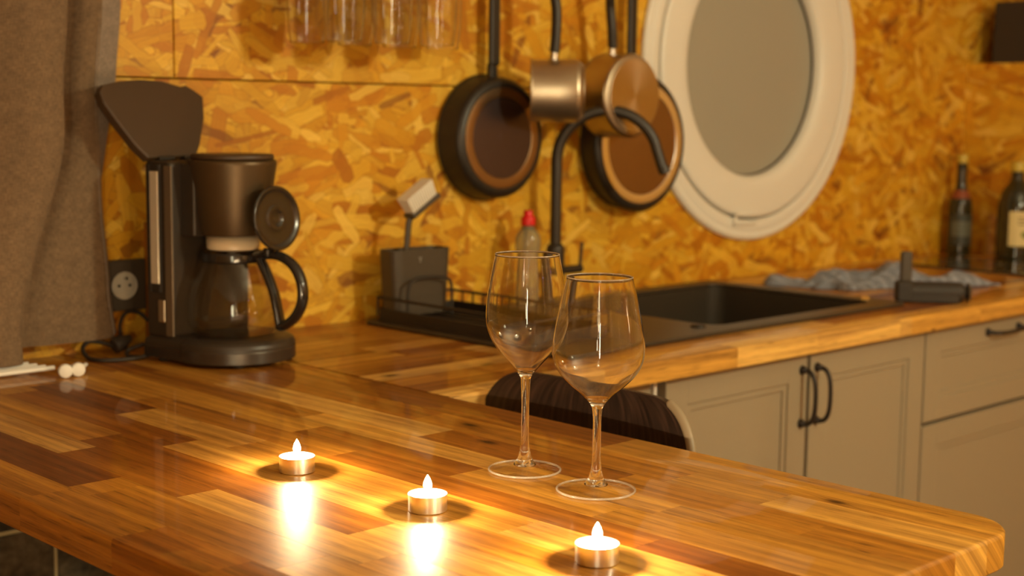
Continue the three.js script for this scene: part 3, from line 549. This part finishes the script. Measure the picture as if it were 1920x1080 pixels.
// ───────────────────────── chair behind the peninsula
{
  const c = thing('dining_chair', 'dark brown bent plywood chair tucked behind the peninsula', 'chair', 0.232, 0, 0.8235);
  const tex = dataTex(256, 256, (u, v) => { const s = 0.7 + 0.35 * noise(u * 60, v * 4, 5) + 0.2 * noise(u * 160, v * 9, 8); return [s, s * 0.97, s * 0.95]; });
  const ply = phys({ color: lin(0.062, 0.034, 0.024), map: tex, roughness: 0.42 });
  const edgeM = std({ color: lin(0.28, 0.22, 0.14), roughness: 0.5 });
  const W = 0.184, topY = 0.934, y0 = 0.49, r = 0.072;
  const f = (u, v) => {
    const y = y0 + v * (topY - y0), k = Math.max(0, y - (topY - r)), w = W - r + Math.sqrt(Math.max(r * r - k * k, 1e-6)), s = u * 2 - 1, z = s * w;
    return V(0.175 + 0.05 * (y - 0.5) - 0.55 * z * z, y, z);
  };
  const vv = (v) => 1 - (1 - v) ** 1.6;
  mesh('backrest', sheet((u, v) => f(1 - u, vv(v)), 40, 40, 0.011, [1, 1]), ply, c);
  const rim = []; for (let i = 0; i <= 56; i++) { const p = f(1, vv(i / 60)); rim.push([p.x - 0.0005, p.y, p.z]); }
  const e = mesh('backrest_edge', tube(rim, 0.006, 120, 8), edgeM, c); e.userData.label = 'paler plywood edge';
  const seat = (u, v) => { const s = u * 2 - 1, q = v * 2 - 1; return V(-0.03 + q * 0.2, 0.475 + 0.012 * s * s - 0.006 * q, s * (0.19 - 0.02 * Math.max(0, -q))); };
  mesh('seat', sheet((u, v) => seat(u, v), 24, 24, 0.012), ply, c);
  for (const [sx, sz] of [[-1, -1], [-1, 1], [1, -1], [1, 1]]) mesh('leg', rod([-0.03 + sx * 0.15, 0.4665, sz * 0.14], [-0.03 + sx * 0.19, 0.006, sz * 0.18], 0.011), BLACK, c);
  for (const sz of [-1, 1]) mesh('back_support', tube([[0.12, 0.465, sz * 0.1], [0.17, 0.471, sz * 0.1], [0.185, 0.51, sz * 0.1], [0.19, 0.6, sz * 0.1]], 0.009, 32, 10), BLACK, c);
}
// ───────────────────────── pans on the wall
const RAILY = 1.655;
{
  const t = thing('pan_rail', 'black wall rail above the hanging pans', 'rail', 0, RAILY, 0);
  mesh('bar', rod([0.9, 0, 0.045], [1.5, 0, 0.045], 0.007), BLACK, t);
  for (const x of [0.93, 1.46]) mesh('bracket', rod([x, 0, 0.0006], [x, 0, 0.045], 0.006), BLACK, t);
  for (const [x, y, z] of [[0.9925, -0.085, 0.045], [1.0545, -0.075, 0.127], [1.252, -0.075, 0.098], [1.3885, -0.07, 0.04]]) mesh('hook', tube([[x, -0.004, 0.0352], [x, 0.0085, 0.040], [x, 0.0085, 0.050], [x, -0.004, 0.0555], [x, -0.035, Math.max(z, 0.0545)], [x, y, z]], 0.0024, 40, 8), BLACK, t);
}
function frypan(x, y, label, o) {
  const p = thing('frying_pan', label, 'pan', x, y, 0.0, 0);
  // axis along +z: the opening faces the wall, the base faces the room
  const prof = [[o.r - 0.003, 0.008], [o.r, 0.008], [o.r, 0.011], [o.r - 0.004, 0.016], [o.b + 0.012, 0.05], [o.b + 0.004, 0.058], [o.b - 0.004, 0.0605], [o.b - 0.006, 0.0585], [0, 0.0585], [0, 0.0555], [o.b - 0.004, 0.0555], [o.b + 0.003, 0.053], [o.r - 0.003, 0.008]];
  mesh('body', lathe(prof.map(([a, b]) => [a, b]), 96).rotateX(Math.PI / 2), o.body, p);
  mesh('base_ring', lathe([[o.i, 0.0586], [o.b - 0.0065, 0.0586], [o.b - 0.0075, 0.0605], [o.i + 0.001, 0.0608], [o.i, 0.0586]], 96).rotateX(Math.PI / 2), o.ring, p);
  mesh('base_plate', lathe([[0, 0.0586], [o.i - 0.0004, 0.0586], [o.i - 0.001, 0.0599], [0.012, 0.0599], [0.0115, 0.0607], [0, 0.0607]], 96).rotateX(Math.PI / 2), o.plate, p);
  const hy = RAILY - 0.085 - y + (o.hh ?? 0);
  const hg = merge([tube([[o.hx, o.r - 0.012, 0.028], [o.hx, o.r + 0.02, 0.036], [o.hx, o.r + 0.09, 0.036], [o.hx, hy - 0.02, 0.036]], 0.0085, 40, 12).scale(1, 1, 1)]);
  mesh('handle', merge([box(o.hx - 0.0125, o.hx + 0.0125, o.r + 0.015, hy - 0.02, 0.03, 0.042, 0.005), box(o.hx - 0.0095, o.hx + 0.0095, o.r - 0.012, o.r + 0.02, 0.024, 0.038, 0.004)]), BLACK, p);
  mesh('hanging_loop', tube(Array.from({ length: 14 }, (_, k) => [o.hx + 0.009 * Math.sin(k / 14 * 6.2832), hy - 0.012 + 0.012 * Math.cos(k / 14 * 6.2832), 0.036]), 0.0025, 48, 8, true), METALS.steel, p);
}
frypan(0.993, 1.232, 'black frying pan hanging left of the saucepans, dark bluish base outward', { r: 0.1225, b: 0.1035, i: 0.0775, hx: -0.003, body: BLACK, ring: METALS.bronze, plate: METALS.burnt });
frypan(1.404, 1.2195, 'black frying pan half hidden behind the larger saucepan, bright ring round its base', { r: 0.139, b: 0.1345, i: 0.109, hx: -0.0155, hh: 0.005, body: BLACK, ring: METALS.foil, plate: METALS.bronze });
function saucepan(x, y, z, r, rb, h, label, o) {
  const p = thing('saucepan', label, 'saucepan', x, y, z);
  mesh('body', lathe([[r - 0.0012, 0.0005], [r + 0.002, 0], [r + 0.0022, 0.0016], [r, 0.003], [(r + rb) / 2 + o.bulge, h * 0.5], [rb + 0.003, h * 0.86], [rb - 0.001, h * 0.95], [rb - 0.006, h], [0, h], [0, h - 0.0015], [rb - 0.008, h - 0.0015], [rb + 0.001, h * 0.86], [r - 0.0012, 0.0005]], 96).rotateX(Math.PI / 2), METALS.brushed, p);
  mesh('base_disc', lathe([[0, h + 0.0001], [rb - 0.007, h + 0.0001], [rb - 0.007, h + 0.0024], [rb - 0.009, h + 0.0036], [0, h + 0.0036]], 96).rotateX(Math.PI / 2), o.base, p);
  const w = o.hz0; mesh('ferrule', rod([o.dx, r - 0.002, w - 0.002], [o.dx, r + 0.018, w], 0.0088, 20), METALS.steel, p);
  const top = RAILY - 0.08 - y, d2 = o.hx;
  mesh('handle', tube([[o.dx, r + 0.017, w], [o.dx + (d2 - o.dx) * 0.22, r + 0.05, w + 0.002], [o.dx + (d2 - o.dx) * 0.5, r + 0.095, w + 0.002], [o.dx + (d2 - o.dx) * 0.8, top - 0.06, w + o.hz * 0.6], [d2, top - 0.012, w + o.hz]], 0.0098, 60, 14), BLACK, p);
  return p;
}
const pot1 = saucepan(1.0265, 1.3230, 0.100, 0.0585, 0.0575, 0.098, 'small brushed steel saucepan hanging sideways next to the left frying pan', { bulge: 0.0012, base: METALS.brushed, dx: 0, hx: 0, hz0: 0.045, hz: -0.006 });
pot1.rotation.y = Math.atan2(0.717, 0.697);
saucepan(1.272, 1.317, 0.071, 0.083, 0.0745 + 0.007, 0.076, 'larger brushed steel saucepan hanging in front of the right frying pan', { bulge: 0.0, base: METALS.brushed, dx: 0.002, hx: -0.02, hz0: 0.014, hz: 0.012 });

// ───────────────────────── glasses hanging at the top
{
  const s = thing('glass_shelf', 'wooden shelf with glass rack rails above the coffee maker', 'shelf', 0.68, 1.615, 0);
  const b = mesh('board', box(-0.25, 0.25, 0, 0.024, 0.0008, 0.27, 0.003), WOODS.honey[0], s); metricUV(b.geometry, (x, y, z) => [z / 0.3, x]);
  for (let i = 0; i < 4; i++) for (const e of [-0.009, 0.009]) mesh('rack_rail', rod([-0.165 + i * 0.1 + e, -0.008, 0.02], [-0.165 + i * 0.1 + e, -0.008, 0.255], 0.0025), BLACK, s);
  for (const [i, z] of [[0, 0.02], [0, 0.25], [1, 0.02], [1, 0.25], [2, 0.02], [2, 0.25], [3, 0.02], [3, 0.25]]) for (const e of [-0.009, 0.009]) mesh('rail_hanger', rod([-0.165 + i * 0.1 + e, -0.008, z], [-0.165 + i * 0.1 + e, 0.0004, z], 0.002), BLACK, s);
  const prof = () => { const o = smooth([[0.0285, 0], [0.0315, 0.02], [0.034, 0.055], [0.034, 0.085], [0.029, 0.108], [0.016, 0.124], [0.0055, 0.134], [0.0042, 0.15]], 36), i = o.filter(([r]) => r > 0.012).map(([r, y]) => [r - 0.0011, y]).reverse(); return [[0, 0.1215], ...i, [0.0279, -0.0003], ...o, [0.0042, 0.205], [0.008, 0.2115], [0.033, 0.2145], [0.034, 0.2155], [0.033, 0.2165], [0, 0.2165]]; };
  const P = prof();
  const lab = ['upside-down stemmed glass, far row, nearest the coffee maker', 'upside-down stemmed glass, far row, second from the coffee maker', 'upside-down stemmed glass, far row, third from the coffee maker', 'upside-down stemmed glass, far row, nearest the frying pan', 'upside-down stemmed glass, near row, leftmost', 'upside-down stemmed glass, near row, in the middle', 'upside-down stemmed glass, near row, nearest the frying pan'];
  const spots = [[0, 0.085], [1, 0.085], [2, 0.085], [3, 0.085], [0, 0.185], [1, 0.185], [2, 0.185]];
  spots.forEach(([i, z], k) => {
    const g = thing('stemmed_glass', lab[k], 'glass', 0.68 - 0.165 + i * 0.1, 1.3935, z, 0, 'glasses hanging upside down at the top');
    mesh('bowl', lathe(P, 48), GLASS, g);
  });
}
// ───────────────────────── wine glasses on the peninsula
function wineGlass(x, z, label, foot, outer, inTop) {
  const g = thing('wine_glass', label, 'wine glass', x, H + 0.0004, z, 0);
  const o = smooth(outer, 80), th = 0.00085;
  const inn = []; for (let i = o.length - 1; i > 0; i--) { const [r, y] = o[i]; if (y < inTop + 0.0005) break; inn.push([Math.max(r - th * (1 + 0.9 * Math.max(0, (0.4 - (y - inTop) / 0.08))), 0.0), y]); }
  const rim = o.at(-1);
  const footP = [[foot - 0.0022, 0.0021], [foot * 0.72, 0.0032], [0.018, 0.0046], [0.0125, 0.0068], [0.0092, 0.0105]];
  mesh('foot', lathe(footP, 96), CLEAR, g);
  const stemTop = outer[0];
  const stem = smooth([[0.0092, 0.0105], [0.0068, 0.0165], [0.0052, 0.0245], [0.0044, 0.036], [0.0041, 0.058], [0.0042, 0.074], stemTop], 40);
  mesh('stem', lathe([[0, 0.0042], [0.0118, 0.0058], [0.0122, 0.0068], ...stem], 64), GLASS, g);
  mesh('foot_rim', new THREE.TorusGeometry(foot - 0.0012, 0.0012, 12, 128).rotateX(Math.PI / 2).translate(0, 0.0012, 0), POLISHED, g);
  mesh('lip', new THREE.TorusGeometry(rim[0] - 0.0004, 0.0006, 10, 128).rotateX(Math.PI / 2).translate(0, rim[1] + 0.0006, 0), POLISHED, g);
  mesh('bowl', lathe([...o, [rim[0] - 0.0002, rim[1] + 0.0001], [rim[0] - th + 0.0002, rim[1] + 0.0001], ...inn, [0, inTop]], 128), GLASS, g);
}
wineGlass(0.1308, 0.9991, 'taller slimmer empty wine glass, the one standing farther back', 0.0395, [[0.0052, 0.1], [0.0085, 0.106], [0.0175, 0.1165], [0.0285, 0.129], [0.0375, 0.143], [0.0424, 0.157], [0.0434, 0.17], [0.042, 0.19], [0.038, 0.213], [0.0342, 0.2325]], 0.1085);
wineGlass(0.1261, 1.1072, 'shorter wider empty wine glass, the one standing nearer the candles', 0.041, [[0.0052, 0.085], [0.0085, 0.091], [0.017, 0.1], [0.0285, 0.1095], [0.039, 0.121], [0.0448, 0.132], [0.0468, 0.144], [0.0455, 0.16], [0.0405, 0.187], [0.0335, 0.2183]], 0.0935);

// ───────────────────────── tealights
function tealight(x, z, label) {
  const t = thing('tealight', label, 'candle', x, H + 0.0004, z, 0);
  mesh('cup', lathe([[0, 0], [0.0182, 0], [0.0188, 0.0008], [0.0189, 0.0155], [0.0193, 0.0163], [0.0191, 0.0168], [0.0186, 0.0166], [0.0185, 0.001], [0, 0.0008]], 64), METALS.foil, t);
  mesh('wax', lathe([[0, 0.0009], [0.0184, 0.0011], [0.0184, 0.0148], [0.016, 0.0143], [0.006, 0.014], [0, 0.014]], 48), phys({ color: lin(0.92, 0.90, 0.84), roughness: 0.35, transmission: 0.15, thickness: 0 }), t);
  mesh('wick', rod([0, 0.0141, 0], [0.0006, 0.0195, 0], 0.0007, 8), MATT, t);
  const fl = mesh('flame', lathe(smooth([[0, 0.0185], [0.0032, 0.0212], [0.0042, 0.0245], [0.0034, 0.0285], [0.0016, 0.0325], [0, 0.035]], 24), 24), std({ color: 0x000000, emissive: FLAME, emissiveIntensity: FLAME_GLOW, roughness: 1 }), t);
  fl.castShadow = false;
  const l = new THREE.PointLight(FLAME, CANDLE_CD, 0, 2); l.name = 'flame_light'; l.position.set(0, 0.0268, 0); l.castShadow = true; l.shadow.radius = 0.2; t.add(l);
}
tealight(-0.0538, 0.8417, 'lit tealight nearest the coffee maker');
tealight(-0.0495, 1.0487, 'lit tealight in the middle of the three');
tealight(-0.0475, 1.2681, 'lit tealight nearest the front, below the shorter wine glass');

// ───────────────────────── right end: hob, bottles, cloth, holder, box
{
  const h = thing('induction_hob', 'black glass hob lying on the worktop in front of the oil bottles', 'hob', 2.38, H + 0.0003, 0.085);
  mesh('glass_plate', box(0, 0.285, 0, 0.006, 0, 0.5, 0.002), phys({ color: lin(0.012, 0.011, 0.011), roughness: 0.06, clearcoat: 1, clearcoatRoughness: 0.03 }), h);
  for (const z of [0.14, 0.35]) mesh('cooking_zone', lathe([[0.076, 0.0061], [0.078, 0.0061], [0.078, 0.0064], [0.076, 0.0064], [0.076, 0.0061]], 64).translate(0.1425, 0, z), std({ color: lin(0.2, 0.19, 0.18), roughness: 0.5 }), h);
  const BOT = phys({ color: lin(0.055, 0.06, 0.014), transmission: 0.55, thickness: 0.05, ior: 1.5, roughness: 0.06 });
  const DARKB = phys({ color: lin(0.014, 0.015, 0.006), roughness: 0.12, clearcoat: 0.6 });
  const YEL = std({ color: lin(0.55, 0.40, 0.05), roughness: 0.4 });
  const label = (draw) => { const c = document.createElement('canvas'); c.width = 256; c.height = 256; draw(c.getContext('2d')); const t = new THREE.CanvasTexture(c); t.colorSpace = THREE.SRGBColorSpace; return t; };
  const b1 = thing('oil_bottle', 'slim dark oil bottle with yellow cap in the corner behind the hob', 'bottle', 2.757, H + 0.0004, 0.06);
  mesh('body', lathe(smooth([[0, 0.0], [0.029, 0.0], [0.0325, 0.004], [0.0325, 0.06], [0.0325, 0.128], [0.03, 0.152], [0.0195, 0.176], [0.0145, 0.2], [0.0138, 0.235], [0.0138, 0.254], [0, 0.254]], 80), 40), DARKB, b1);
  mesh('cap', lathe([[0, 0.2543], [0.0152, 0.2543], [0.0155, 0.258], [0.0155, 0.277], [0.013, 0.2795], [0, 0.2795]], 28), YEL, b1);
  mesh('label', new THREE.CylinderGeometry(0.0329, 0.0329, 0.085, 40, 1, true, -2.2, 2.8).translate(0, 0.072, 0), std({ map: label((g) => { g.fillStyle = '#3a3a30'; g.fillRect(0, 0, 256, 256); g.fillStyle = '#6a6a58'; g.fillRect(40, 60, 176, 120); g.fillStyle = '#3a3a30'; for (let i = 0; i < 5; i++) g.fillRect(56, 76 + i * 20, 144, 6); }), roughness: 0.5, side: THREE.DoubleSide }), b1);
  mesh('neck_seal', lathe([[0.0182, 0.158 + 0.0225], [0.0275, 0.158], [0.028, 0.1585], [0.0187, 0.181], [0.0182, 0.1805]], 32), std({ color: lin(0.26, 0.06, 0.02), roughness: 0.5 }), b1);
  const b2 = thing('oil_bottle', 'broad dark oil bottle with cream label at the right edge of the picture', 'bottle', 2.735, H + 0.0004, 0.235);
  mesh('body', lathe(smooth([[0, 0.0], [0.043, 0.0], [0.048, 0.005], [0.0485, 0.05], [0.0485, 0.12], [0.047, 0.152], [0.038, 0.185], [0.024, 0.206], [0.0165, 0.222], [0.0155, 0.238], [0, 0.238]], 80), 44), DARKB, b2);
  mesh('cap', lathe([[0, 0.2382], [0.0185, 0.2382], [0.0188, 0.242], [0.0188, 0.262], [0.0165, 0.2645], [0, 0.2645]], 28), YEL, b2);
  mesh('label', new THREE.CylinderGeometry(0.0489, 0.0489, 0.092, 44, 1, true, -1.45, 2.4).translate(0, 0.088, 0), std({ map: label((g) => { g.fillStyle = '#d8c48a'; g.fillRect(0, 0, 256, 256); g.fillStyle = '#8a8a40'; g.beginPath(); g.ellipse(128, 180, 60, 34, 0.3, 0, 7); g.fill(); g.fillStyle = '#4a4a20'; g.beginPath(); g.ellipse(110, 176, 22, 15, 0.5, 0, 7); g.fill(); g.fillStyle = '#6b4a20'; for (let i = 0; i < 3; i++) g.fillRect(50, 40 + i * 24, 156, 8); }), roughness: 0.55, side: THREE.DoubleSide }), b2);
  const jr = thing('glass_jar', 'small clear glass jar standing between the two oil bottles', 'jar', 2.805, H + 0.0004, 0.15);
  mesh('jar', lathe([[0, 0], [0.032, 0], [0.034, 0.003], [0.034, 0.1], [0.031, 0.106], [0.031, 0.118], [0.0295, 0.118], [0.0295, 0.105], [0.0315, 0.099], [0.0315, 0.004], [0, 0.004]], 48), THIN, jr);
  // cloth
  const cloth = dataTex(256, 256, (u, v) => { const st = Math.sin(u * 2 * Math.PI * 16) > 0.55 ? 0.95 : 0.8, a = st + 0.14 * noise(u * 90, v * 90, 2); return [a * 0.95, a * 0.97, a]; });
  const f = (u, v) => {
    const s = u * 2 - 1, q = v * 2 - 1, edge = Math.max(0, 1 - Math.max(Math.abs(s) ** 5, Math.abs(q) ** 5));
    const out = 1 + 0.18 * noise(s * 1.6 + 5, q * 1.6, 3);
    const x = 1.935 + s * 0.185 * out + 0.02 * q + 0.02 * noise(u * 5, v * 5, 9), z = 0.345 + q * 0.09 * out + 0.16 * (s * 0.55) - 0.03 + 0.018 * noise(u * 6, v * 4, 4);
    const fold = 0.5 + 0.5 * Math.sin(s * 8 + q * 3.4 + 2.2 * noise(s * 1.7, q * 2, 7)), hump = Math.exp(-(((s - 0.15) / 0.32) ** 2)) * 0.02;
    return V(x, H + 0.0016 + Math.sqrt(edge) * (0.006 + 0.024 * fold * fold + hump + 0.012 * Math.abs(noise(s * 5, q * 5, 1))), z);
  };
  const cl = mesh('tea_towel', sheet((u, v) => f(1 - u, v), 90, 50, 0.0016, [1, 1]), std({ color: lin(0.36, 0.37, 0.42), map: cloth, roughness: 0.95, side: THREE.DoubleSide }));
  tag(cl, 'crumpled blue-grey striped tea towel lying behind the sink corner', 'towel');
  const k = thing('plastic_holder', 'black plastic holder with an upright post lying in front of the towel', 'holder', 1.757, H + 0.0004, 0.548, Math.atan2(-0.106, 0.0894));
  mesh('body', merge([new THREE.CapsuleGeometry(0.0215, 0.10, 6, 20).rotateZ(Math.PI / 2).translate(0.003, 0.0217, 0), box(-0.072, -0.04, 0, 0.043, -0.0225, 0.0225, 0.006), box(-0.05, 0.055, 0, 0.02, -0.021, 0.021, 0.004)]), MATT, k);
  mesh('post', box(-0.064, -0.040, 0.04, 0.105, -0.009, 0.009, 0.006), GREYPLASTIC, k);
  mesh('end_cap', lathe([[0, 0], [0.0205, 0], [0.021, 0.002], [0.017, 0.006], [0, 0.0075]], 32).rotateZ(-Math.PI / 2).translate(0.0735, 0.0217, 0), GREYPLASTIC, k);
  const st = mesh('pale_block', box(-0.019, 0.019, 0, 0.006, -0.008, 0.008, 0.002), WOODS.pale[0]); st.position.set(1.648, H + 0.0059, 0.462); st.rotation.y = 0.5; tag(st, 'small pale block on the right rim of the sink', 'peg');  // small pale block of unknown kind on the sink rim
  const bx = thing('black_box', 'black box with sloping sides on the ledge at the upper right corner', 'box', 2.99, 1.4325, 0.2);
  const sh = new THREE.Shape([[-0.1, 0], [0.1, 0], [0.092, 0.17], [-0.092, 0.17]].map(([a, b]) => new THREE.Vector2(a, b)));
  mesh('case', new THREE.ExtrudeGeometry(sh, { depth: 0.27, bevelEnabled: true, bevelThickness: 0.008, bevelSize: 0.008, bevelOffset: -0.008, bevelSegments: 4 }).translate(0, 0, -0.135), MATT, bx);
  mesh('front_panel', box(-0.075, 0.075, 0.02, 0.15, 0.1432, 0.1452, 0.001), std({ color: lin(0.05, 0.045, 0.04), roughness: 0.8 }), bx);
}

// ───────────────────────── the lamps of the room, behind and beside the camera
function pendant(x, y, z, r, cd, label) {
  const t = thing('pendant_lamp', label, 'lamp', x, y, z);
  mesh('globe_lamp', new THREE.SphereGeometry(r, 32, 20), std({ color: 0x000000, emissive: WARM, emissiveIntensity: 6, roughness: 1 }), t).castShadow = false;
  mesh('cord', rod([0, r, 0], [0, CEIL - y, 0], 0.003), BLACK, t);
  const l = new THREE.PointLight(WARM, cd, 0, 2); l.name = 'lamp_light'; l.castShadow = true; l.shadow.radius = r / 0.02; t.add(l);
}
pendant(1.05, 1.8, 2.6, 0.09, MAIN_CD, 'warm round pendant lamp in the middle of the room, out of view');
{ // tall column lamp in the far left corner behind the camera: the long bright streak in the wine glasses
  RectAreaLightUniformsLib.init();
  const t = thing('column_lamp', 'tall paper column floor lamp in the corner behind the camera, out of view', 'lamp', -2.45, 0, 3.75, Math.atan2(2.6, -2.65));
  mesh('foot', lathe([[0, 0], [0.14, 0], [0.14, 0.015], [0.02, 0.025], [0.012, 0.05], [0.012, 0.25], [0, 0.25]], 32), BLACK, t);
  mesh('lamp_shade', lathe([[0, 0.251], [0.058, 0.251], [0.06, 0.256], [0.06, 1.964], [0.058, 1.969], [0, 1.969]], 40), std({ color: lin(0.8, 0.76, 0.66), emissive: WARM, emissiveIntensity: 1.2, roughness: 0.8 }), t);
  const l = new THREE.RectAreaLight(WARM, COLUMN_NITS, 0.11, 1.7); l.name = 'lamp_light'; l.position.set(0, 1.11, 0.066); l.rotation.y = Math.PI; t.add(l);
}
// fairy lights hanging on the opposite wall; they show as rows of dots in glass and steel
{
  const warm = std({ color: 0x000000, emissive: lin(1, 0.7, 0.36), emissiveIntensity: 80, roughness: 1 }), violet = std({ color: 0x000000, emissive: lin(0.5, 0.4, 1), emissiveIntensity: 45, roughness: 1 });
  const ball = new THREE.SphereGeometry(0.008, 10, 8);
  const strands = [[-2.86, 3.9, 'fairy light strand on the left wall, out of view'], [-1.9, WZ - 0.03, 'fairy light strand at the left of the front wall, out of view'], [-0.7, WZ - 0.03, 'second fairy light strand from the left of the front wall, out of view'], [0.6, WZ - 0.03, 'third fairy light strand from the left of the front wall, out of view'], [1.8, WZ - 0.03, 'second fairy light strand from the right of the front wall, out of view'], [2.95, WZ - 0.03, 'fairy light strand at the right of the front wall, out of view']];
  for (const [x, z, label] of strands) {
    const t = thing('fairy_lights', label, 'lights', x, 0, z);
    mesh('wire', rod([0, 0.7, 0], [0, 2.3, 0], 0.002, 6), MATT, t);
    for (let k = 0; k < 28; k++) { const b = mesh('bulb', ball, k % 6 === 3 ? violet : warm, t); b.position.set(rr(-0.012, 0.012), 0.75 + k * 0.056, -0.011); b.castShadow = false; }
  }
}
renderer.render(scene, camera);
